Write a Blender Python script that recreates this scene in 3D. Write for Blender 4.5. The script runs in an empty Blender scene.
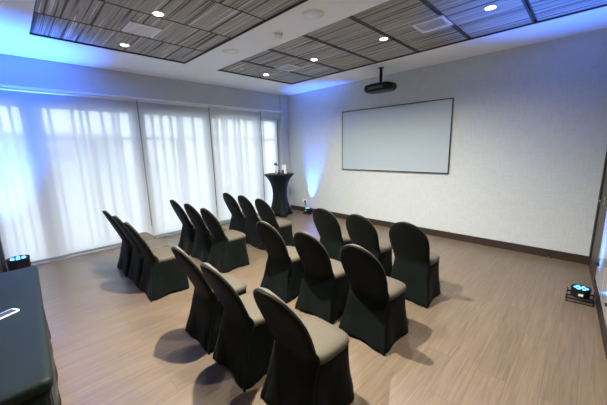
import bpy, bmesh, math, random
from mathutils import Vector, Matrix, Euler
random.seed(7)
sc = bpy.context.scene
COL = sc.collection
PI = math.pi
H = 3.161            # ceiling height

# ------------------------------------------------------------------ materials
def new_mat(name):
    m = bpy.data.materials.new(name); m.use_nodes = True
    nt = m.node_tree; nt.nodes.clear()
    out = nt.nodes.new('ShaderNodeOutputMaterial')
    return m, nt, out
def N(nt, t, **kw):
    n = nt.nodes.new(t)
    for k, v in kw.items():
        if k.startswith('_'): setattr(n, k[1:], v)
        else: n.inputs[k.replace('__', ' ')].default_value = v
    return n
def pbr(name, col, rough=.5, metal=0., spec=.5, sheen=0., coat=0., noise=0., nscale=40., bump=0., bscale=200.):
    m, nt, out = new_mat(name)
    b = nt.nodes.new('ShaderNodeBsdfPrincipled')
    b.inputs['Base Color'].default_value = (*col, 1); b.inputs['Roughness'].default_value = rough
    b.inputs['Metallic'].default_value = metal; b.inputs['Specular IOR Level'].default_value = spec
    b.inputs['Sheen Weight'].default_value = sheen; b.inputs['Sheen Roughness'].default_value = .4
    b.inputs['Coat Weight'].default_value = coat
    nt.links.new(b.outputs[0], out.inputs[0])
    if noise or bump:
        tc = nt.nodes.new('ShaderNodeTexCoord')
    if noise:
        n = N(nt, 'ShaderNodeTexNoise', Scale=nscale, Detail=4.)
        nt.links.new(tc.outputs['Object'], n.inputs['Vector'])
        mx = nt.nodes.new('ShaderNodeMix'); mx.data_type = 'RGBA'
        mx.inputs[6].default_value = (*[c*(1-noise) for c in col], 1)
        mx.inputs[7].default_value = (*[min(1, c*(1+noise)) for c in col], 1)
        nt.links.new(n.outputs['Fac'], mx.inputs[0]); nt.links.new(mx.outputs[2], b.inputs['Base Color'])
    if bump:
        n2 = N(nt, 'ShaderNodeTexNoise', Scale=bscale, Detail=3.)
        nt.links.new(tc.outputs['Object'], n2.inputs['Vector'])
        bp = N(nt, 'ShaderNodeBump', Strength=bump, Distance=.002)
        nt.links.new(n2.outputs['Fac'], bp.inputs['Height']); nt.links.new(bp.outputs[0], b.inputs['Normal'])
    return m
def emis(name, col, s):
    m, nt, out = new_mat(name)
    e = N(nt, 'ShaderNodeEmission', Strength=s); e.inputs[0].default_value = (*col, 1)
    nt.links.new(e.outputs[0], out.inputs[0]); return m

def mat_wallpaper():
    m, nt, out = new_mat('linen_wallpaper')
    b = nt.nodes.new('ShaderNodeBsdfPrincipled'); b.inputs['Roughness'].default_value = .75
    b.inputs['Specular IOR Level'].default_value = .25
    tc = nt.nodes.new('ShaderNodeTexCoord'); last = None
    for sx, sz in ((60, 6), (6, 60)):
        mp = N(nt, 'ShaderNodeMapping'); mp.inputs['Scale'].default_value = (sx, 5, sz)
        nt.links.new(tc.outputs['Object'], mp.inputs[0])
        n = N(nt, 'ShaderNodeTexNoise', Scale=1., Detail=3., Roughness=.7)
        nt.links.new(mp.outputs[0], n.inputs['Vector'])
        if last is None: last = n
        else:
            ad = nt.nodes.new('ShaderNodeMath'); ad.operation = 'ADD'
            nt.links.new(last.outputs['Fac'], ad.inputs[0]); nt.links.new(n.outputs['Fac'], ad.inputs[1])
            last = ad
    r = nt.nodes.new('ShaderNodeMapRange'); r.inputs[1].default_value = .6; r.inputs[2].default_value = 1.4
    nt.links.new(last.outputs[0], r.inputs[0])
    mx = nt.nodes.new('ShaderNodeMix'); mx.data_type = 'RGBA'
    mx.inputs[6].default_value = (.51, .57, .575, 1); mx.inputs[7].default_value = (.66, .73, .735, 1)
    nt.links.new(r.outputs[0], mx.inputs[0]); nt.links.new(mx.outputs[2], b.inputs['Base Color'])
    bp = N(nt, 'ShaderNodeBump', Strength=.15, Distance=.002)
    nt.links.new(r.outputs[0], bp.inputs['Height']); nt.links.new(bp.outputs[0], b.inputs['Normal'])
    nt.links.new(b.outputs[0], out.inputs[0]); return m

def mat_floor():
    m, nt, out = new_mat('laminate_floor')
    b = nt.nodes.new('ShaderNodeBsdfPrincipled')
    tc = nt.nodes.new('ShaderNodeTexCoord')
    mp = N(nt, 'ShaderNodeMapping'); mp.inputs['Rotation'].default_value = (0, 0, PI/2)
    nt.links.new(tc.outputs['Object'], mp.inputs[0])
    br = N(nt, 'ShaderNodeTexBrick', Scale=1.); br.offset = .37
    br.inputs['Brick Width'].default_value = 1.25; br.inputs['Row Height'].default_value = .19
    br.inputs['Mortar Size'].default_value = .002; br.inputs['Mortar Smooth'].default_value = .2
    br.inputs['Color1'].default_value = (.0, .0, .0, 1); br.inputs['Color2'].default_value = (1, 1, 1, 1)
    br.inputs['Mortar'].default_value = (.5, .5, .5, 1); br.inputs['Bias'].default_value = 0
    nt.links.new(mp.outputs[0], br.inputs['Vector'])
    sc_ = N(nt, 'ShaderNodeMapping'); sc_.inputs['Scale'].default_value = (34, 1.3, 1)
    nt.links.new(tc.outputs['Object'], sc_.inputs[0])
    ad = nt.nodes.new('ShaderNodeVectorMath'); ad.operation = 'MULTIPLY_ADD'
    ad.inputs[1].default_value = (7, 9, 3)
    nt.links.new(br.outputs['Color'], ad.inputs[0]); nt.links.new(sc_.outputs[0], ad.inputs[2])
    n = N(nt, 'ShaderNodeTexNoise', Scale=1.6, Detail=6., Roughness=.65, Distortion=.9)
    nt.links.new(ad.outputs[0], n.inputs['Vector'])
    cr = nt.nodes.new('ShaderNodeValToRGB')
    e = cr.color_ramp.elements
    e[0].position = .3; e[0].color = (.105, .080, .057, 1)
    e[1].position = .72; e[1].color = (.185, .143, .102, 1)
    nt.links.new(n.outputs['Fac'], cr.inputs[0])
    mx = nt.nodes.new('ShaderNodeMix'); mx.data_type = 'RGBA'; mx.blend_type = 'MULTIPLY'; mx.inputs[0].default_value = 1
    tint = nt.nodes.new('ShaderNodeMix'); tint.data_type = 'RGBA'
    tint.inputs[6].default_value = (.93, .93, .92, 1); tint.inputs[7].default_value = (1.04, 1.04, 1.03, 1)
    nt.links.new(br.outputs['Color'], tint.inputs[0])
    nt.links.new(cr.outputs[0], mx.inputs[6]); nt.links.new(tint.outputs[2], mx.inputs[7])
    mo = nt.nodes.new('ShaderNodeMix'); mo.data_type = 'RGBA'
    mo.inputs[7].default_value = (.10, .07, .05, 1)
    nt.links.new(br.outputs['Fac'], mo.inputs[0]); nt.links.new(mx.outputs[2], mo.inputs[6])
    nt.links.new(mo.outputs[2], b.inputs['Base Color'])
    b.inputs['Roughness'].default_value = .33; b.inputs['Specular IOR Level'].default_value = .5
    bp = N(nt, 'ShaderNodeBump', Strength=.12, Distance=.002)
    nt.links.new(n.outputs['Fac'], bp.inputs['Height']); nt.links.new(bp.outputs[0], b.inputs['Normal'])
    nt.links.new(b.outputs[0], out.inputs[0]); return m

def mat_tile():
    # wood-strip ceiling tile: strips run along x, every tile its own pattern
    m, nt, out = new_mat('strip_wood_tile')
    b = nt.nodes.new('ShaderNodeBsdfPrincipled'); b.inputs['Roughness'].default_value = .6
    b.inputs['Specular IOR Level'].default_value = .2
    tc = nt.nodes.new('ShaderNodeTexCoord')
    oi = nt.nodes.new('ShaderNodeObjectInfo')
    mp = N(nt, 'ShaderNodeMapping'); mp.inputs['Scale'].default_value = (.35, 26, 1)
    nt.links.new(tc.outputs['Object'], mp.inputs[0])
    sh = nt.nodes.new('ShaderNodeVectorMath'); sh.operation = 'MULTIPLY_ADD'
    sh.inputs[1].default_value = (91, 57, 33)
    nt.links.new(oi.outputs['Random'], sh.inputs[0]); nt.links.new(mp.outputs[0], sh.inputs[2])
    n = N(nt, 'ShaderNodeTexNoise', Scale=1., Detail=2., Roughness=.6)
    nt.links.new(sh.outputs[0], n.inputs['Vector'])
    cr = nt.nodes.new('ShaderNodeValToRGB'); cr.color_ramp.interpolation = 'LINEAR'
    for i, (p, c) in enumerate(((.0, (.04, .037, .032)), (.38, (.09, .082, .07)), (.43, (.34, .335, .30)), (.55, (.43, .425, .385)), (.60, (.24, .225, .20)), (.66, (.85, .82, .76)), (.72, (.26, .245, .22)))):
        if i < 2: el = cr.color_ramp.elements[i]; el.position = p
        else: el = cr.color_ramp.elements.new(p)
        el.color = (*c, 1)
    nt.links.new(n.outputs['Fac'], cr.inputs[0]); nt.links.new(cr.outputs[0], b.inputs['Base Color'])
    bp = N(nt, 'ShaderNodeBump', Strength=.5, Distance=.006)
    nt.links.new(n.outputs['Fac'], bp.inputs['Height']); nt.links.new(bp.outputs[0], b.inputs['Normal'])
    nt.links.new(b.outputs[0], out.inputs[0]); return m

def mat_blind(name='sheer_roller_fabric', trans=.08, col=(.74, .77, .79)):
    m, nt, out = new_mat(name)
    tr = nt.nodes.new('ShaderNodeBsdfTransparent'); tr.inputs[0].default_value = (1, 1, 1, 1)
    df = nt.nodes.new('ShaderNodeBsdfDiffuse'); tl = nt.nodes.new('ShaderNodeBsdfTranslucent')
    tc = nt.nodes.new('ShaderNodeTexCoord')
    mp = N(nt, 'ShaderNodeMapping'); mp.inputs['Scale'].default_value = (1, 14, .6)
    nt.links.new(tc.outputs['Object'], mp.inputs[0])
    n = N(nt, 'ShaderNodeTexNoise', Scale=1.2, Detail=3.)
    nt.links.new(mp.outputs[0], n.inputs['Vector'])
    mx = nt.nodes.new('ShaderNodeMix'); mx.data_type = 'RGBA'
    mx.inputs[6].default_value = (*[c*.992 for c in col], 1); mx.inputs[7].default_value = (*col, 1)
    nt.links.new(n.outputs['Fac'], mx.inputs[0])
    nt.links.new(mx.outputs[2], df.inputs[0]); nt.links.new(mx.outputs[2], tl.inputs[0])
    a = N(nt, 'ShaderNodeMixShader'); a.inputs[0].default_value = .5
    nt.links.new(df.outputs[0], a.inputs[1]); nt.links.new(tl.outputs[0], a.inputs[2])
    c = N(nt, 'ShaderNodeMixShader'); c.inputs[0].default_value = 1-trans
    nt.links.new(tr.outputs[0], c.inputs[1]); nt.links.new(a.outputs[0], c.inputs[2])
    nt.links.new(c.outputs[0], out.inputs[0]); return m

def mat_glass():
    m, nt, out = new_mat('window_glass')
    tr = nt.nodes.new('ShaderNodeBsdfTransparent'); tr.inputs[0].default_value = (.95, .97, .97, 1)
    gl = nt.nodes.new('ShaderNodeBsdfGlossy'); gl.inputs['Roughness'].default_value = .02
    c = N(nt, 'ShaderNodeMixShader'); c.inputs[0].default_value = .06
    nt.links.new(tr.outputs[0], c.inputs[1]); nt.links.new(gl.outputs[0], c.inputs[2])
    nt.links.new(c.outputs[0], out.inputs[0]); return m

M = dict(
    wallpaper=mat_wallpaper(), floor=mat_floor(), tile=mat_tile(), blind=mat_blind(), glass=mat_glass(),
    white=pbr('white_paint', (.90, .94, .955), .6, spec=.2, noise=.02, nscale=6),
    greywall=pbr('pale_grey_paint', (.56, .61, .61), .6, spec=.2, noise=.02, nscale=6),
    brownwall=pbr('beige_brown_wall', (.30, .25, .19), .6, noise=.05, nscale=9),
    darkwall=pbr('dark_grey_wood_panel', (.055, .055, .046), .5, noise=.25, nscale=14),
    base=pbr('dark_brown_wood', (.035, .024, .018), .4, noise=.3, nscale=30),
    grid=pbr('dark_grey_metal_grid', (.06, .06, .06), .5, noise=.1),
    plast=pbr('white_plastic', (.88, .89, .90), .4, noise=.015),
    alu=pbr('brushed_aluminium', (.45, .47, .48), .35, metal=.8, noise=.05),
    dkalu=pbr('dark_anodised_metal', (.07, .08, .09), .4, metal=.5, noise=.1),
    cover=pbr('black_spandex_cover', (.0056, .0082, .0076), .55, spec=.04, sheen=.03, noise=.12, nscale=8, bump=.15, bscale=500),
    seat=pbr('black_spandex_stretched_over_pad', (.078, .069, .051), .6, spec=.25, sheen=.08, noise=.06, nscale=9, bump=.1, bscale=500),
    cloth=pbr('black_table_spandex', (.007, .013, .014), .55, spec=.12, sheen=.03, noise=.12, nscale=5, bump=.1, bscale=400),
    black=pbr('black_plastic', (.010, .010, .011), .4, spec=.2, noise=.1),
    gblack=pbr('glossy_black_plastic', (.01, .01, .012), .15, coat=.3, noise=.05),
    board=pbr('whiteboard_surface', (.43, .53, .575), .38, spec=.5, noise=.01, nscale=3),
    frame=pbr('black_board_frame', (.02, .022, .025), .4, noise=.1),
    gwhite=pbr('glossy_white_panel', (.42, .44, .47), .2, coat=.4, noise=.01),
    silver=pbr('polished_silver', (.7, .72, .75), .2, metal=1., noise=.03),
    screen=pbr('blue_grey_phone_glass', (.03, .06, .12), .12, coat=.5, noise=.05),
    build=pbr('pale_facade', (.55, .56, .58), .8, noise=.06, nscale=.7),
    buildwin=pbr('facade_glazing', (.22, .24, .27), .3, noise=.15, nscale=.9),
    ground=pbr('pale_paving', (.42, .42, .42), .85, noise=.15, nscale=.6),
    petal=pbr('dark_flower_petals', (.02, .015, .02), .6, noise=.3),
    lamp=emis('downlight_lens', (1., .93, .82), 14.),
    bled=emis('blue_led_lens', (.05, .22, 1.), 5.),
)
gl = bpy.data.materials.new('clear_drinking_glass'); gl.use_nodes = True
gb = gl.node_tree.nodes['Principled BSDF']; gb.inputs['Transmission Weight'].default_value = .9; gb.inputs['Roughness'].default_value = .05
M['clear'] = gl

# ------------------------------------------------------------------ mesh helpers
class MB:
    def __init__(s): s.v = []; s.f = []
    def add(s, vs, fs):
        o = len(s.v); s.v += [tuple(v) for v in vs]; s.f += [tuple(i+o for i in f) for f in fs]; return s
    def box(s, x0, x1, y0, y1, z0, z1, mat=None):
        vs = [Vector((x, y, z)) for z in (z0, z1) for y in (y0, y1) for x in (x0, x1)]
        if mat is not None: vs = [mat @ v for v in vs]
        return s.add(vs, [(0, 2, 3, 1), (4, 5, 7, 6), (0, 1, 5, 4), (2, 6, 7, 3), (0, 4, 6, 2), (1, 3, 7, 5)])
    def loft(s, rings, cap0=True, cap1=True):
        n = len(rings[0]); vs = [p for r in rings for p in r]; fs = []
        for j in range(len(rings)-1):
            for i in range(n):
                k = (i+1) % n
                fs.append((j*n+i, j*n+k, (j+1)*n+k, (j+1)*n+i))
        if cap0: fs.append(tuple(reversed(range(n))))
        if cap1: fs.append(tuple((len(rings)-1)*n+i for i in range(n)))
        return s.add(vs, fs)
    def lathe(s, prof, c=(0, 0, 0), n=28, mat=None, **k):
        rings = []
        for r, z in prof:
            ring = [Vector((c[0]+r*math.cos(2*PI*i/n), c[1]+r*math.sin(2*PI*i/n), c[2]+z)) for i in range(n)]
            if mat is not None: ring = [mat @ p for p in ring]
            rings.append(ring)
        return s.loft(rings, **k)
    def tube(s, pts, r, n=8):
        pts = [Vector(p) for p in pts]; rings = []
        for i, p in enumerate(pts):
            t = (pts[min(i+1, len(pts)-1)] - pts[max(i-1, 0)]).normalized()
            a = t.orthogonal().normalized() if i == 0 else (a - t*a.dot(t)).normalized()
            b = t.cross(a)
            rings.append([p + r*(math.cos(2*PI*k/n)*a + math.sin(2*PI*k/n)*b) for k in range(n)])
        return s.loft(rings)
    def build(s, name, mat, parent=None, smooth=False, bevel=0., subsurf=0, loc=None):
        me = bpy.data.meshes.new(name); me.from_pydata(s.v, [], s.f)
        bm = bmesh.new(); bm.from_mesh(me); bmesh.ops.recalc_face_normals(bm, faces=bm.faces); bm.to_mesh(me); bm.free()
        me.materials.append(M[mat])
        if smooth: me.polygons.foreach_set('use_smooth', [True]*len(me.polygons))
        o = bpy.data.objects.new(name, me); COL.objects.link(o)
        if parent: o.parent = parent
        if loc: o.location = loc
        if bevel:
            b = o.modifiers.new('bevel', 'BEVEL'); b.width = bevel; b.segments = 3; b.limit_method = 'ANGLE'
        if subsurf:
            b = o.modifiers.new('sub', 'SUBSURF'); b.levels = b.render_levels = subsurf
        return o
def tag(o, label, cat, group=None, kind=None):
    o['label'] = label; o['category'] = cat
    if group: o['group'] = group
    if kind: o['kind'] = kind
    return o
def thing(name, label, cat, loc=(0, 0, 0), rz=0., group=None):
    o = bpy.data.objects.new(name, None); COL.objects.link(o); o.empty_display_size = .1
    o.location = loc; o.rotation_euler = (0, 0, rz); return tag(o, label, cat, group)
def struct(o): o['kind'] = 'structure'; return o
def copy_tree(o, parent=None):
    c = o.copy(); COL.objects.link(c)
    if parent: c.parent = parent
    for ch in list(o.children): copy_tree(ch, c)
    return c

# ------------------------------------------------------------------ room shell
XR0, XR1 = 6.315, 6.66      # right wall: x at y=0 and at y=-6.5 (it runs slightly off square)
YN = -6.5
struct(MB().box(-.3, 7.2, YN-.2, .2, -.12, 0).build('floor', 'floor'))
struct(MB().box(-.3, 7.2, 0, .15, 0, 3.5).build('wall_back', 'wallpaper'))
struct(MB().box(-.3, 7.2, YN-.15, YN, 0, 3.5).build('wall_near', 'brownwall'))
ang = math.atan2(XR1-XR0, 6.5)
RW = Matrix.Translation((XR0, 0, 0)) @ Matrix.Rotation(ang, 4, 'Z')     # local: x away from the room, y along the wall
w = MB().box(0, .15, -6.7, .1, 0, 3.5, RW).build('wall_right', 'darkwall'); struct(w)
# window wall: header, kerb, stubs and the column between the windows
w = MB()
w.box(-.25, 0, YN, 0, 2.52, 3.5); w.box(-.25, 0, YN, 0, 0, .045)
w.box(-.25, 0, YN, -5.90, .045, 2.52); w.box(-.25, 0, -.28, 0, .045, 2.52)
w.box(-.25, -.06, -5.36, -5.20, .045, 2.52)
struct(w.build('wall_left', 'greywall'))
struct(MB().box(0, .035, -.27, 0, 0, H).build('trim_1', 'greywall'))          # shallow pilaster in the corner
struct(MB().box(0, .05, -6.0, -.27, 2.70, 2.735).build('trim_2', 'white', bevel=.004))   # ledge over the blinds
struct(MB().box(0, .07, -5.88, -.27, 0, .03).build('trim_3', 'alu', bevel=.004))   # sill track
struct(MB().box(0, .055, -5.93, -5.885, 0, 2.7).build('trim_4', 'dkalu', bevel=.003))   # dark upright at the left end
struct(MB().box(0.0, .012, -6.5, -5.93, 0, 2.7).build('trim_5', 'brownwall'))

# ceiling with two long recesses
P1 = (1.16, 6.22, -5.23, -3.33); P2 = (1.13, 6.22, -2.74, -.87)
c = MB()
for (x0, x1, y0, y1) in ((-.3, 7.2, YN-.2, P1[2]), (-.3, 7.2, P1[3], P2[2]), (-.3, 7.2, P2[3], .2),
                         (-.3, P1[0], P1[2], P1[3]), (P1[1], 7.2, P1[2], P1[3]), (-.3, P2[0], P2[2], P2[3]), (P2[1], 7.2, P2[2], P2[3])):
    c.box(x0, x1, y0, y1, H, H+.12)
c.box(-.3, 7.2, YN-.2, .2, H+.12, H+.16)
struct(c.build('ceiling', 'white'))

def slat_panel(P, label, nx, ny, double=True):
    x0, x1, y0, y1 = P
    t = thing('slatted_ceiling_panel', label, 'ceiling panel', ((x0+x1)/2, (y0+y1)/2, H), 0, 'wood strip ceiling panels')
    cx, cy = (x0+x1)/2, (y0+y1)/2; zt = .022
    f = MB()
    for a in ((x0, x1, y0, y0+.009), (x0, x1, y1-.009, y1), (x0, x0+.009, y0, y1), (x1-.009, x1, y0, y1)):
        f.box(a[0]-cx, a[1]-cx, a[2]-cy, a[3]-cy, .004, zt+.03)
    f.build('frame', 'grid', t)
    dx = (x1-x0-.028)/nx; dy = (y1-y0-.028)/ny
    g = MB()
    for i in range(1, nx):
        xx = x0+.014+i*dx-cx
        for o_ in ((-.026, .014) if double else (-.003,)): g.box(xx+o_, xx+o_+(.012 if double else .006), y0-cy+.01, y1-cy-.01, zt-.006, zt+.02)
    g.build('grid', 'grid', t)
    for i in range(nx):
        for j in range(ny):
            gx = .012 if double else .002
            MB().box(-dx/2+gx, dx/2-gx, -dy/2+.004, dy/2-.0006, 0, .015).build('tile', 'tile', t,
                 loc=(x0+.014+(i+.5)*dx-cx, y0+.014+(j+.5)*dy-cy, zt))
    return t
slat_panel(P1, 'long grey wood strip ceiling panel nearest the camera, beside the window wall with blue light', 7, 3, False)
slat_panel(P2, 'long grey wood strip ceiling panel in front of the projector and the whiteboard wall', 7, 3)

# back baseboard, right baseboard, corner trim
struct(MB().box(.035, 6.31, -.018, 0, 0, .125).build('baseboard_back', 'base', bevel=.003))
struct(MB().box(-.02, 0, -6.4, -.02, 0, .125, RW).build('baseboard_right', 'base', bevel=.003))
struct(MB().box(-.03, 0, -.05, -.002, 0, H, RW).build('trim_6', 'frame'))

# right wall door: dark leaf with frame and lever
d = MB().box(-.012, 0, -1.02, -.12, .13, 2.1, RW).build('door_1', 'darkwall', bevel=.002); struct(d)
fr = MB()
for a in ((-1.07, -1.02, .13, 2.15), (-.12, -.07, .13, 2.15), (-1.07, -.07, 2.1, 2.15)):
    fr.box(-.03, -.0, a[0], a[1], a[2], a[3], RW)
fr.build('door_frame', 'frame', d)
hm = MB()
hm.tube([RW @ Vector(p) for p in ((-.012, -.60, 1.02), (-.055, -.60, 1.02), (-.06, -.61, 1.02), (-.06, -.73, 1.02))], .011)
hm.box(-.02, -.012, -.63, -.57, .97, 1.07, RW)
hm.build('door_handle', 'silver', d, smooth=False)

# ------------------------------------------------------------------ windows, fins, blinds
wins = [(-5.90, -5.36), (-5.20, -3.84), (-3.72, -2.40), (-2.28, -.98), (-.88, -.36)]
w = None
for i, (a, b) in enumerate(wins):
    fr = MB()
    for q in ((a, a+.04), (b-.04, b)): fr.box(-.16, -.10, q[0], q[1], .045, 2.52)
    fr.box(-.16, -.10, a, b, .045, .10); fr.box(-.16, -.10, a, b, 2.46, 2.52); fr.box(-.15, -.11, a+.04, b-.04, 1.98, 2.02)
    if b-a > 1: fr.box(-.15, -.11, (a+b)/2-.02, (a+b)/2+.02, .1, 1.98)
    o = struct(fr.build('window_%d' % (i+1), 'alu'))
    MB().box(-.132, -.126, a+.03, b-.03, .09, 2.47).build('pane', 'glass', o)
# solid infill between the windows (mullion posts)
for k, (a, b) in enumerate(((-3.84, -3.72), (-2.40, -2.28), (-.98, -.88), (-.36, -.28))):
    struct(MB().box(-.2, -.08, a, b, .045, 2.52).build('trim_%d' % (k+7), 'greywall'))

# upright sun-shade fins standing outside the glass
fin_y = [-5.86, -5.72, -5.63, -5.50, -5.14, -5.03, -4.72, -4.60, -4.50, -4.28, -4.10, -4.02, -3.80, -3.58, -3.40, -3.22, -3.02, -2.86, -2.78, -2.52, -2.24, -2.10, -1.92, -1.75, -1.66, -1.42, -1.28, -1.08, -.80, -.50]
fm = MB().box(-.05, .05, -.022, .022, 0, 3.3)
f0 = fm.build('sunshade_fin', 'alu', loc=(-.48, fin_y[0], -.1))
lab = 'grey upright sunshade fin outside the glass, seen dimly through the sheer blinds'
tag(f0, lab, 'sunshade fin', 'sunshade fins outside the windows')
for y in fin_y[1:]:
    f = f0.copy(); COL.objects.link(f); f.location = (-.48, y, -.1)

def blind(y0, y1, x, label, z1=2.69, z0=.06, grp=True):
    t = thing('roller_blind', label, 'roller blind', (x, (y0+y1)/2, z0), 0, 'sheer roller blinds' if grp else None)
    hw = (y1-y0)/2; hh = z1-z0
    r = MB(); n = 40
    vs = []; fs = []
    for j in range(13):
        for i in range(n+1):
            yy = -hw + 2*hw*i/n; vs.append((.0008*math.sin(i*.55+j*.1)*(1-j/12), yy, hh*j/12))
    for j in range(12):
        for i in range(n): fs.append((j*(n+1)+i, j*(n+1)+i+1, (j+1)*(n+1)+i+1, (j+1)*(n+1)+i))
    r.add(vs, fs).build('fabric', 'blind', t, smooth=True)
    rl = MB(); rot = Matrix.Rotation(PI/2, 4, 'X')
    rl.lathe([(.018, -hw), (.018, hw)], n=14, mat=Matrix.Translation((0, 0, hh-.012)) @ rot)
    rl.build('roller_tube', 'plast', t, smooth=True)
    MB().box(-.01, .012, -hw, hw, -.012, .016).build('bottom_bar', 'alu', t, bevel=.003)
    ch = MB(); ch.tube([(.02, hw-.004, hh-.02), (.02, hw-.004, .25), (.024, hw-.004, .22), (.028, hw-.004, .25), (.028, hw-.004, hh-.02)], .004, 5)
    ch.build('pull_chain', 'dkalu', t)
    return t
blind(-5.875, -3.800, .030, 'widest sheer white roller blind at the left end, tinted blue by the floor light')
blind(-3.775, -2.365, .030, 'sheer white roller blind in the middle of the window wall')
blind(-2.340, -.960, .030, 'sheer white roller blind right of the middle one, next to the cocktail table')
blind(-.880, -.360, -.035, 'narrow sheer white roller blind in the recess behind the cocktail table', 2.50, .08)

# outside
tag(MB().box(-60, -.3, -50, 40, -.2, -.12).build('terrace', 'ground'), 'pale paved ground outside the windows', 'paving', kind='structure')
def building(x, y0, y1, h, label):
    t = thing('distant_building', label, 'building', (x, (y0+y1)/2, -.12), 0, 'pale buildings beyond the windows')
    hw = (y1-y0)/2
    MB().box(-6, 0, -hw, hw, 0, h).build('wall', 'build', t)
    MB().box(-6.2, .3, -hw-.2, hw+.2, h, h+.3).build('roof', 'build', t)
    z = 1.2
    while z < h-1.4:
        MB().box(0, .05, -hw+.8, hw-.8, z, z+1.1).build('window_band', 'buildwin', t); z += 2.8
building(-26, -16, 2, 3.4, 'low pale building seen faintly through the left blinds')
building(-34, -30, -17, 6.2, 'taller pale building seen faintly past the low one')

# ------------------------------------------------------------------ ceiling fittings
def downlight(x, y, z, label, power):
    t = thing('recessed_downlight', label, 'downlight', (x, y, z), 0, 'recessed ceiling downlights')
    MB().lathe([(.050, .0), (.062, .002), (.065, .006), (.065, .012), (.050, .012)], n=32, cap0=False, cap1=False).build('trim_ring', 'plast', t, smooth=True)
    MB().lathe([(.0005, .004), (.050, .004), (.050, .010), (.0005, .010)], n=32).build('lens', 'lamp', t)
    L = bpy.data.lights.new('downlight_beam', 'SPOT'); L.energy = power; L.color = (1., .91, .77)
    L.spot_size = math.radians(152); L.spot_blend = .9; L.shadow_soft_size = .028
    lo = bpy.data.objects.new('downlight_beam', L); COL.objects.link(lo); lo.parent = t; lo.location = (0, 0, -.012)
ZP = H+.022-.012
pw = {0: .12, 1: .45, 2: 3.9, 3: 1.2}
names1 = ['first', 'second', 'third', 'fourth']
desc1 = ['small round downlight below the air vent, near the window edge of the near ceiling panel',
         'round downlight just right of the vent in the near ceiling panel',
         'round downlight over the aisle end of the nearest chairs in the near panel',
         'round downlight closest to the camera in the near ceiling panel']
desc2 = ['round downlight in the blue-lit window end of the far ceiling panel',
         'round downlight between the small vent and the middle of the far panel',
         'round downlight in the middle of the far panel, up from the projector',
         'round downlight at the right end of the far panel, past the right vent']
for k in range(4):
    x = 1.45+1.255*k
    downlight(x, -4.285, ZP, desc1[k], 150*pw[k])
for k in range(4):
    downlight((1.42, 2.70, 3.96, 5.2)[k], (-1.83, -1.83, -1.80, -1.75)[k], ZP, desc2[k], 150*(.5, .8, .8, .3)[k])

def vent(x, y, w, h, label):
    t = thing('air_vent', label, 'air vent', (x, y, ZP-.006), 0, 'white ceiling air vents')
    f = MB(); a = .035
    f.box(-w/2, w/2, -h/2, -h/2+a, 0, .016); f.box(-w/2, w/2, h/2-a, h/2, 0, .016)
    f.box(-w/2, -w/2+a, -h/2+a, h/2-a, 0, .016); f.box(w/2-a, w/2, -h/2+a, h/2-a, 0, .016)
    f.build('frame', 'plast', t, bevel=.003)
    MB().box(-w/2+a, w/2-a, -h/2+a, h/2-a, .008, .012).build('backing', 'plast', t)
    for i in range(7):
        yy = -h/2+a+(h-2*a)*(i+.5)/7
        R = Matrix.Translation((0, yy, .003)) @ Matrix.Rotation(.30, 4, 'X')
        MB().box(-w/2+a, w/2-a, -.017, .017, -.0015, .0015, R).build('louvre', 'plast', t)
vent(2.155, -4.28, .34, .35, 'white square air vent between two downlights in the near ceiling panel')
vent(2.07, -1.83, .35, .34, 'white square air vent between the two left downlights of the far panel')
vent(4.60, -1.78, .37, .35, 'white square air vent in the right half of the far ceiling panel')

t = thing('smoke_detector', 'small round white smoke detector on the white ceiling strip between the panels', 'smoke detector', (3.16, -3.01, H))
MB().lathe([(.058, 0), (.058, -.012), (.0005, -.012)], n=28, cap0=True).build('base', 'plast', t, smooth=False)
MB().lathe([(.052, -.012), (.05, -.03), (.04, -.045), (.02, -.052), (.0005, -.053)], n=28).build('sensor_head', 'plast', t, smooth=True)
def cspk(x, y, label):
    t = thing('ceiling_speaker', label, 'ceiling speaker', (x, y, H), 0, 'flush round ceiling speakers')
    MB().lathe([(.13, .0), (.129, -.003), (.120, -.004), (.118, .0)], n=36, cap0=False, cap1=False).build('rim', 'white', t, smooth=True)
    MB().lathe([(.117, .0), (.117, -.0025), (.0005, -.003)], n=36).build('grille', 'white', t, smooth=True)
cspk(3.83, -3.08, 'flush white round ceiling speaker right of the smoke detector')
cspk(2.21, -3.10, 'flush white round ceiling speaker nearer the windows than the smoke detector')
t = thing('ceiling_sprinkler', 'tiny ceiling sprinkler head in the window end of the far panel', 'sprinkler', (1.43, -2.40, ZP+.006))
MB().lathe([(.03, .012), (.032, .004), (.014, 0)], n=16).build('rosette', 'plast', t)
MB().lathe([(.007, 0), (.007, -.02), (.018, -.022), (.018, -.026)], n=12).build('deflector', 'silver', t)

# ------------------------------------------------------------------ board and projector
t = thing('whiteboard', 'wide pale blue-grey projection whiteboard with thin black frame on the back wall', 'whiteboard', (3.12, -.002, 1.22))
bw, bh = 2.41, 1.325
MB().box(-bw/2+.012, bw/2-.012, -.022, -.001, .012, bh-.012).build('writing_surface', 'board', t)
f = MB()
for a in ((-bw/2, bw/2, 0, .014), (-bw/2, bw/2, bh-.014, bh), (-bw/2, -bw/2+.014, .014, bh-.014), (bw/2-.014, bw/2, .014, bh-.014)):
    f.box(a[0], a[1], -.030, 0, a[2], a[3])
f.build('frame', 'frame', t, bevel=.002)

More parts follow.
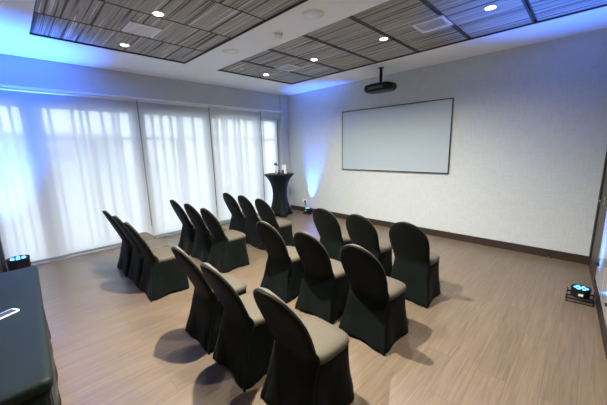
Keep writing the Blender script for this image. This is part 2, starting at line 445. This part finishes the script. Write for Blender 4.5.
t = thing('ceiling_projector', 'black projector hanging from a pole above the whiteboard', 'projector', (3.21, -.56, H))
MB().lathe([(.05, 0), (.05, -.012), (.022, -.014)], n=20).build('ceiling_plate', 'black', t)
pm = MB(); pm.lathe([(.026, -.012), (.026, -.12), (.032, -.12), (.032, -.14), (.026, -.14), (.026, -.27)], n=14); pm.build('pole', 'black', t)
pm = MB(); pm.box(-.09, .09, -.07, .07, -.285, -.27); pm.box(-.012, .012, -.16, .16, -.295, -.28); pm.build('mount_bracket', 'black', t, bevel=.002)
def srect(w, d, n=40, e=4.5, cx=0, cy=0, z=0):
    out = []
    for i in range(n):
        a = 2*PI*i/n; ca, sa = math.cos(a), math.sin(a)
        r = (abs(ca)**e + abs(sa)**e)**(-1/e)
        out.append(Vector((cx+w*r*ca, cy+d*r*sa, z)))
    return out
body = MB()
body.loft([srect(w_, d_, 40, 4, 0, -.02, z) for w_, d_, z in ((.19, .12, -.425), (.255, .16, -.415), (.285, .178, -.385), (.29, .182, -.345), (.275, .172, -.300), (.20, .13, -.280))])
body.build('housing', 'black', t, smooth=True)
MB().box(-.15, .15, -.205, -.185, -.385, -.345).build('vent_grille', 'grid', t, bevel=.003)
lm = MB().lathe([(.055, 0), (.055, .02), (.045, .024), (.03, .01)], n=24, mat=Matrix.Translation((.12, .142, -.355)) @ Matrix.Rotation(-PI/2, 4, 'X')); lm.build('lens', 'gblack', t, smooth=True)
MB().tube([(.03, 0, -.02), (.045, .01, -.15), (.05, .02, -.25), (.12, .05, -.30)], .006, 6).build('cable', 'plast', t)

# ------------------------------------------------------------------ chairs
def chair_proto(label, group):
    t = thing('banquet_chair', label, 'chair', (0, 0, 0), 0, group)
    n = 64
    def ring(hw, hd, e, conc, lift, z, cy=0., skew=0.):
        out = []
        for i in range(n):
            a = 2*PI*i/n; ca, sa = math.cos(a), math.sin(a)
            r = (abs(ca)**e+abs(sa)**e)**(-1/e); m = math.cos(2*a)**2
            k = 1-conc*m
            out.append(Vector((hw*r*ca*k, cy+hd*r*sa*k, z+lift*m)))
        return out
    def sk(z, hw, yf, yr, taper, e, conc, lift):
        # plan outline at height z: front extent yf, rear extent yr, rear narrower by taper
        out = []
        for i in range(n):
            a = 2*PI*i/n; ca, sa = math.cos(a), math.sin(a)
            r = (abs(ca)**e+abs(sa)**e)**(-1/e); m = math.cos(2*a)**2
            px, py = r*ca*(1-conc*m), r*sa*(1-conc*m)
            wx = hw*(1-taper*max(0, -py)**1.2)
            out.append(Vector((wx*px, (yf if py > 0 else yr)*py, z+lift*m)))
        return out
    s = MB()
    R_ = [sk(.004, .246, .236, .240, .0, 9, .10, .028), sk(.012, .250, .240, .246, .0, 9, .11, .026), sk(.04, .247, .237, .242, .0, 8.5, .12, .018),
          sk(.09, .241, 0.242, .230, .02, 8, .11, .008), sk(.17, .231, 0.233, .208, .05, 7, .085, 0), sk(.25, .224, 0.226, .188, .09, 6.5, .06, 0),
          sk(.33, .220, 0.224, .172, .12, 6, .03, 0), sk(.40, .218, 0.226, .162, .14, 6, .0, 0), sk(.435, .217, 0.226, .156, .15, 6, 0, 0), sk(.452, .208, .206, .150, .15, 6, 0, 0)]
    s.loft(R_).build('skirt', 'cover', t, smooth=True)
    s = MB()
    def sring(w, d, e, z): return sk(z, w, d, .130, .10, e, 0, 0)
    s.loft([sring(.205, .212, 6, .425), sring(.219, .230, 6, .433), sring(.224, .236, 5.5, .450), sring(.221, .232, 5, .470),
            sring(.205, .214, 4.5, .486), sring(.15, .15, 4, .495), sring(.08, .08, 3, .499), sring(.01, .01, 2, .500)])
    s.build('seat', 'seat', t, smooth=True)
    b = MB(); rings = []; zc, zt = .70, .945
    def lerp_tab(tab, z):
        for (z0, v0), (z1, v1) in zip(tab, tab[1:]):
            if z <= z1:
                q = max(0, (z-z0)/(z1-z0)); q = q*q*(3-2*q) if z0 >= .30 else q
                return v0+(v1-v0)*q
        return tab[-1][1]
    wt = [(0, .250), (.04, .248), (.09, .238), (.17, .223), (.25, .211), (.30, .205), (.42, .200), (.70, .224)]
    rt = [(0, .250), (.04, .246), (.09, .232), (.17, .210), (.25, .191), (.33, .176), (.40, .166), (.45, .161)]
    zs = [.002, .02, .05, .09, .13, .17, .21, .25, .29, .33, .37, .41, .45, .49, .53, .57, .61, .65, .70, .74, .78, .82, .85, .88, .90, .915, .928, .937, .942, .945]
    for z in zs:
        w_ = lerp_tab(wt, z) if z <= zc else   .224*max(.02, math.sqrt(max(0, 1-((z-zc)/(zt-zc))**2.2)))
        rear = -lerp_tab(rt, z) if z < .45 else -.161 - .205*((z-.45)/.495)**1.10
        th = .024 + .020*math.exp(-((z-.46)/.07)**2) + (.0 if z < .9 else -.012*((z-.9)/.045)**1.5)
        if z < .30: th = .012+.012*z/.30
        cv = .014 if z > .45 else .014-(.45-z)/.45*.046
        lf = .028*max(0, 1-z/.10)
        rr = []
        for i in range(44):
            a = 2*PI*i/44; ca, sa = math.cos(a), math.sin(a)
            e = 3.2; r = (abs(ca)**e+abs(sa)**e)**(-1/e)
            x_ = w_*r*ca; y_ = th*r*sa; q = min(1, abs(x_)/w_)
            rr.append(Vector((x_, rear+th+y_ + (cv*q*q if cv > 0 else -cv*(1-q*q)), z+lf*(1-q*q))))
        rings.append(rr)
    b.loft(rings).build('backrest', 'cover', t, smooth=True)
    p = MB(); rings = []  # added layer in the paler seat colour, imitates the lamplit rim of the backrest
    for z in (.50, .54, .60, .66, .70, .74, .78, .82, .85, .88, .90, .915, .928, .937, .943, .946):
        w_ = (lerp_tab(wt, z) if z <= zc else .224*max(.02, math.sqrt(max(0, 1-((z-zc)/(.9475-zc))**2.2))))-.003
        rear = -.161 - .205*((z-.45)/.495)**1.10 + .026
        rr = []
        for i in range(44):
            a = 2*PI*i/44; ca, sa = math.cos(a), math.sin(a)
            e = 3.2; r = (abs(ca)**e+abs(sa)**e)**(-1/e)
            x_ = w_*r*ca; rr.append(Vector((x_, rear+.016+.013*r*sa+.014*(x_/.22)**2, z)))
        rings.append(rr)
    p.loft(rings).build('back_rim_highlight', 'seat', t, smooth=True)
    return t
YR = {'R1': -2.46, 'R2': -3.40, 'R3': -4.385, 'L1': -2.50, 'L2': -3.47, 'L3': -4.46}
XS = {'R1': (3.66, 4.24, 4.83), 'R2': (3.63, 4.27, 4.87), 'R3': (3.765, 4.32, 4.93),
      'L1': (1.31, 1.83, 2.37), 'L2': (1.27, 1.82, 2.37), 'L3': (1.42, 1.93, 2.43)}
rown = {'1': 'front row', '2': 'middle row', '3': 'rear row'}
pos = {'L': ('window end', 'middle seat', 'aisle end'), 'R': ('aisle end', 'middle seat', 'right-hand end')}
blk = {'L': 'window-side block', 'R': 'right-hand block'}
proto = None
for k in ('R3', 'R2', 'R1', 'L3', 'L2', 'L1'):
    for i, x in enumerate(XS[k]):
        label = 'black covered banquet chair, %s of the %s, %s' % (pos[k[0]][i], rown[k[1]], blk[k[0]])
        grp = 'banquet chairs in the %s' % blk[k[0]]
        if proto is None: o = proto = chair_proto(label, grp)
        else: o = copy_tree(proto); o['label'] = label; o['group'] = grp
        o.location = (x-.01, YR[k]+({0: -.03, 1: -.045, 2: .0}[i] if k == 'R3' else 0)+random.uniform(-.012, .012), 0); o.rotation_euler = (0, 0, random.uniform(-.03, .03))

# ------------------------------------------------------------------ long table with phone
t = thing('covered_table', 'long table under a fitted black cloth in the left foreground', 'table', (3.57, -5.975, 0), -.026)
hw, hd = .945, .36
def trect(w, d, r, z, wob=0., n=14):
    pts = []
    for (sx, sy, a0) in ((1, 1, 0), (-1, 1, PI/2), (-1, -1, PI), (1, -1, 1.5*PI)):
        for i in range(n):
            a = a0+PI/2*i/(n-1)
            pts.append(Vector((sx*(w-r)+r*math.cos(a), sy*(d-r)+r*math.sin(a), z)))
    # fill long sides
    out = []
    for i, p in enumerate(pts):
        q = pts[(i+1) % len(pts)]; out.append(p)
        L_ = (q-p).length; m = (28 if L_ > 1 else 11) if L_ > .3 else 1
        for j in range(1, m): out.append(p.lerp(q, j/m))
    if wob:
        for i, p in enumerate(out):
            f_ = 1+wob*math.sin(i*1.05)+wob*.6*math.sin(i*.43+1); p.x *= f_; p.y *= 1+(f_-1)*2.2
    return out
s = MB(); s.loft([trect(hw-.004, hd-.004, .04, .01, .006), trect(hw-.006, hd-.01, .04, .25, .004), trect(hw-.008, hd-.014, .035, .50, .003), trect(hw-.008, hd-.012, .03, .64, .0015), trect(hw-.004, hd-.004, .03, .70)])
s.build('skirt', 'cloth', t, smooth=True)
s = MB(); s.loft([trect(hw+.002, hd+.002, .03, .690), trect(hw+.006, hd+.006, .035, .715), trect(hw+.003, hd+.003, .035, .732), trect(hw-.010, hd-.010, .03, .740), trect(hw-.03, hd-.03, .02, .7415)])
s.build('tabletop', 'cloth', t, smooth=True)

t = thing('smartphone', 'white-edged smartphone with dark screen lying on the black table', 'phone', (3.63, -5.80, .7425), .51)
MB().loft([srect(.036, .075, 48, 7, 0, 0, z) for z in (.0005, .009)]).build('case', 'plast', t, bevel=.001)
MB().loft([srect(.030, .058, 48, 14, 0, .004, z) for z in (.009, .0098)]).build('screen', 'screen', t)

# ------------------------------------------------------------------ cocktail table
CT = (.40, -.72)
t = thing('cocktail_table', 'tall hourglass cocktail table in a stretched black cover in the far corner', 'table', (CT[0], CT[1], 0), .4)
s = MB(); rings = []
for z, r, foot in ((.005, .31, .16), (.03, .315, .16), (.10, .285, .13), (.25, .24, .08), (.42, .20, .03), (.58, .185, 0), (.72, .195, 0), (.86, .235, 0), (.96, .285, 0), (1.03, .335, 0), (1.065, .37, 0)):
    ring = []
    for i in range(56):
        a = 2*PI*i/56; rr = r*(1-foot*2*math.cos(2*a)**2)+foot*.15*abs(math.sin(2*a))**3
        ring.append(Vector((rr*math.cos(a), rr*math.sin(a), z+.05*math.cos(2*a)**2*(foot > .1)*(z < .05))))
    rings.append(ring)
s.loft(rings).build('stretch_cover', 'cloth', t, smooth=True)
MB().lathe([(.36, 1.06), (.385, 1.068), (.39, 1.085), (.385, 1.10), (.37, 1.105), (.0005, 1.106)], n=48).build('tabletop', 'cloth', t, smooth=True)

zt = 1.107
t = thing('bud_vase', 'slim vase with a single dark flower on the cocktail table', 'vase', (CT[0]-.03, CT[1]-.08, zt))
MB().lathe([(.022, 0), (.024, .02), (.012, .05), (.009, .10), (.012, .11)], n=18).build('vessel', 'clear', t, smooth=True)
MB().tube([(0, 0, .02), (.004, 0, .12), (0, .003, .235)], .004, 6).build('stem', 'petal', t)
fl = MB()
for i in range(7):
    a = i*2.4; R = Matrix.Translation((.028*math.cos(a), .028*math.sin(a), .235+.010*(i % 3))) @ Matrix.Rotation(a, 4, 'Z') @ Matrix.Rotation(.6, 4, 'Y') @ Matrix.Diagonal((2.2, 1.3, .8, 1))
    fl.lathe([(.002, -.022), (.016, -.014), (.022, 0), (.016, .014), (.002, .022)], n=10, mat=R)
fl.build('flower', 'petal', t, smooth=True)
t = thing('table_card', 'small white folded card standing on the cocktail table behind the flower', 'card', (CT[0]+.09, CT[1]+.10, zt), .9)
cm = MB()
for sgn in (-1, 1):
    cm.box(-.055, .055, -.001, .001, 0, .23, Matrix.Translation((0, sgn*.03, 0)) @ Matrix.Rotation(sgn*.128, 4, 'X'))
tmp = cm.build('folded_sheet', 'plast', t)
def tumbler(x, y, label):
    o = MB().lathe([(.026, 0), (.031, .10), (.029, .10), (.024, .006), (.0005, .006)], c=(0, 0, 0), n=20, cap0=True, cap1=True).build('drinking_glass', 'clear', loc=(x, y, zt), smooth=True)
    tag(o, label, 'glass', 'glasses on the cocktail table')
tumbler(CT[0]+.17, CT[1]-.02, 'clear tumbler right of the vase on the cocktail table')
tumbler(CT[0]+.14, CT[1]-.12, 'clear tumbler at the front edge of the cocktail table')

# ------------------------------------------------------------------ blue floor lights
def uplight(x, y, rz, label, tilt, energy, ang_, soft=.05, blend=.6, col=(.035, .18, 1.), scale=1.):
    t = thing('led_uplight', label, 'floor light', (x, y, 0), rz, 'blue LED uplights on the floor'); t.scale = (scale,)*3
    MB().lathe([(.075, .055), (.088, .06), (.092, .075), (.092, .155), (.097, .16), (.097, .178), (.09, .18), (.088, .17), (.0005, .17)], n=32).build('housing', 'black', t, smooth=False)
    b = MB(); b.box(-.125, -.119, -.018, .018, .006, .15); b.box(.119, .125, -.018, .018, .006, .15); b.box(-.125, .125, -.018, .018, .003, .009)
    b.box(-.121, -.09, -.008, .008, .10, .115); b.box(.09, .121, -.008, .008, .10, .115)
    b.build('bracket', 'black', t, bevel=.001)
    f = MB(); f.box(-.13, .13, -.11, -.095, 0, .012); f.box(-.13, .13, .095, .11, 0, .012); f.box(-.13, -.115, -.11, .11, 0, .012); f.box(.115, .13, -.11, .11, 0, .012)
    f.build('floor_stand', 'black', t, bevel=.002)
    for i in range(7):
        rr, a = (0, 0) if i == 0 else (.052, i*PI/3)
        MB().lathe([(.017, .170), (.017, .176), (.012, .180), (.0005, .181)], c=(rr*math.cos(a), rr*math.sin(a), 0), n=14).build('led', 'bled', t, smooth=True)
    MB().box(-.022, .022, -.094, -.0915, .095, .125).build('label_plate', 'plast', t)
    L = bpy.data.lights.new('blue_beam', 'SPOT'); L.energy = energy; L.color = col
    L.spot_size = math.radians(ang_); L.spot_blend = blend; L.shadow_soft_size = soft
    lo = bpy.data.objects.new('blue_beam', L); COL.objects.link(lo); lo.parent = t; lo.location = (0, 0, .20)
    lo.rotation_euler = (Vector(tilt).to_track_quat('-Z', 'Y').to_euler())
    return t
uplight(.27, -5.74, 0, 'blue LED floor light by the window wall behind the black table', (.06, .03, 1), 1400, 56, .05, 1., scale=1.35)
uplight(.84, -.135, 0, 'blue LED floor light by the cocktail table shining up the back wall', (.11, .09, 1), 480, 44, .03, 1., scale=.85)
uplight(6.235, -1.40, .06, 'blue LED floor light glowing by the dark right wall', (-.06, -.03, 1), 520, 60, .05, 1., scale=.87)

# wall socket with plugs and cable
t = thing('wall_socket', 'white wall socket with plugs low on the back wall beside the cocktail table', 'socket', (.62, -.001, .30))
MB().box(-.06, .06, -.010, 0, -.04, .04).build('face_plate', 'plast', t, bevel=.003)
MB().box(-.045, -.008, -.055, -.010, -.02, .02).build('plug', 'plast', t, bevel=.004)
MB().box(.010, .048, -.05, -.010, -.02, .02).build('plug', 'black', t, bevel=.004)
tag(MB().tube([(.65, -.05, .30), (.70, -.07, .26), (.74, -.09, .29), (.735, -.10, .24), (.735, -.11, .14), (.735, -.12, .09)], .007, 6).build('power_cable', 'black', smooth=True),
    'short black cable looping from the wall socket to the blue floor light', 'cable')
t = thing('door_stop', 'tiny silver door stop on the floor at the back wall baseboard', 'door stop', (5.86, -.05, 0))
MB().lathe([(.018, 0), (.018, .006), (.008, .008), (.008, .04)], n=14).build('post', 'silver', t)
MB().lathe([(.013, .04), (.014, .055), (.010, .062)], n=14).build('rubber_tip', 'black', t)

# white upright stand at the right edge
t = thing('low_cabinet', 'shallow white fronted cabinet on a black plinth along the dark right wall', 'cabinet', tuple(RW @ Vector((0, -1.75, 0))), ang)
MB().box(-.024, -.004, -.72, .60, .0, .20).build('plinth', 'black', t, bevel=.003)
MB().box(-.030, -.004, -.72, .60, .20, 1.06).build('body', 'gwhite', t, bevel=.003)
for y0, y1 in ((-.70, -.06), (-.05, .58)):
    dr = MB().box(-.040, -.030, y0, y1, .225, 1.04).build('door', 'gwhite', t, bevel=.002)
    MB().lathe([(.016, 0), (.018, .022), (.012, .034)], n=16, mat=Matrix.Translation((-.040, y1-.10 if y1 > 0 else y0+.08, .42)) @ Matrix.Rotation(-PI/2, 4, 'Y')).build('knob', 'black', dr, smooth=True)

# ------------------------------------------------------------------ world (overcast sky) and camera
wd = bpy.data.worlds.new('overcast_sky'); sc.world = wd; wd.use_nodes = True
nt = wd.node_tree; nt.nodes.clear()
out = nt.nodes.new('ShaderNodeOutputWorld'); bg = nt.nodes.new('ShaderNodeBackground')
tc = nt.nodes.new('ShaderNodeTexCoord'); sp = nt.nodes.new('ShaderNodeSeparateXYZ')
cr = nt.nodes.new('ShaderNodeValToRGB')
cr.color_ramp.elements[0].position = .46; cr.color_ramp.elements[0].color = (.55, .57, .62, 1)
cr.color_ramp.elements[1].position = .56; cr.color_ramp.elements[1].color = (.78, .88, 1.0, 1)
mr = nt.nodes.new('ShaderNodeMapRange'); mr.inputs[1].default_value = -1; mr.inputs[2].default_value = 1
nt.links.new(tc.outputs['Generated'], sp.inputs[0]); nt.links.new(sp.outputs['Z'], mr.inputs[0])
nt.links.new(mr.outputs[0], cr.inputs[0]); nt.links.new(cr.outputs[0], bg.inputs[0]); nt.links.new(bg.outputs[0], out.inputs[0])
bg.inputs[1].default_value = 3.7

cx, cy, cz, yaw, pit, rol, f = 6.153588, -5.634294, 1.734364, .782085, .184910, -.023664, 288.704
fw = Vector((-math.sin(yaw)*math.cos(pit), math.cos(yaw)*math.cos(pit), -math.sin(pit)))
r = fw.cross(Vector((0, 0, 1))).normalized(); u = r.cross(fw)
r2 = math.cos(rol)*r+math.sin(rol)*u; u2 = -math.sin(rol)*r+math.cos(rol)*u
cam = bpy.data.cameras.new('camera'); cam.sensor_width = 36; cam.lens = f/607*36; cam.clip_start = .05; cam.clip_end = 200
co = bpy.data.objects.new('camera', cam); COL.objects.link(co)
co.matrix_world = Matrix(((r2.x, u2.x, -fw.x, cx), (r2.y, u2.y, -fw.y, cy), (r2.z, u2.z, -fw.z, cz), (0, 0, 0, 1)))
sc.camera = co

sc.view_settings.view_transform = 'Standard'; sc.view_settings.look = 'None'
sc.view_settings.gamma = 1; sc.view_settings.use_curve_mapping = False
sc.view_settings.exposure = 0.82
try:
    sc.cycles.use_denoising = True
    sc.cycles.max_bounces = 8; sc.cycles.diffuse_bounces = 5; sc.cycles.transparent_max_bounces = 16
    sc.cycles.sample_clamp_indirect = 6
except Exception: pass
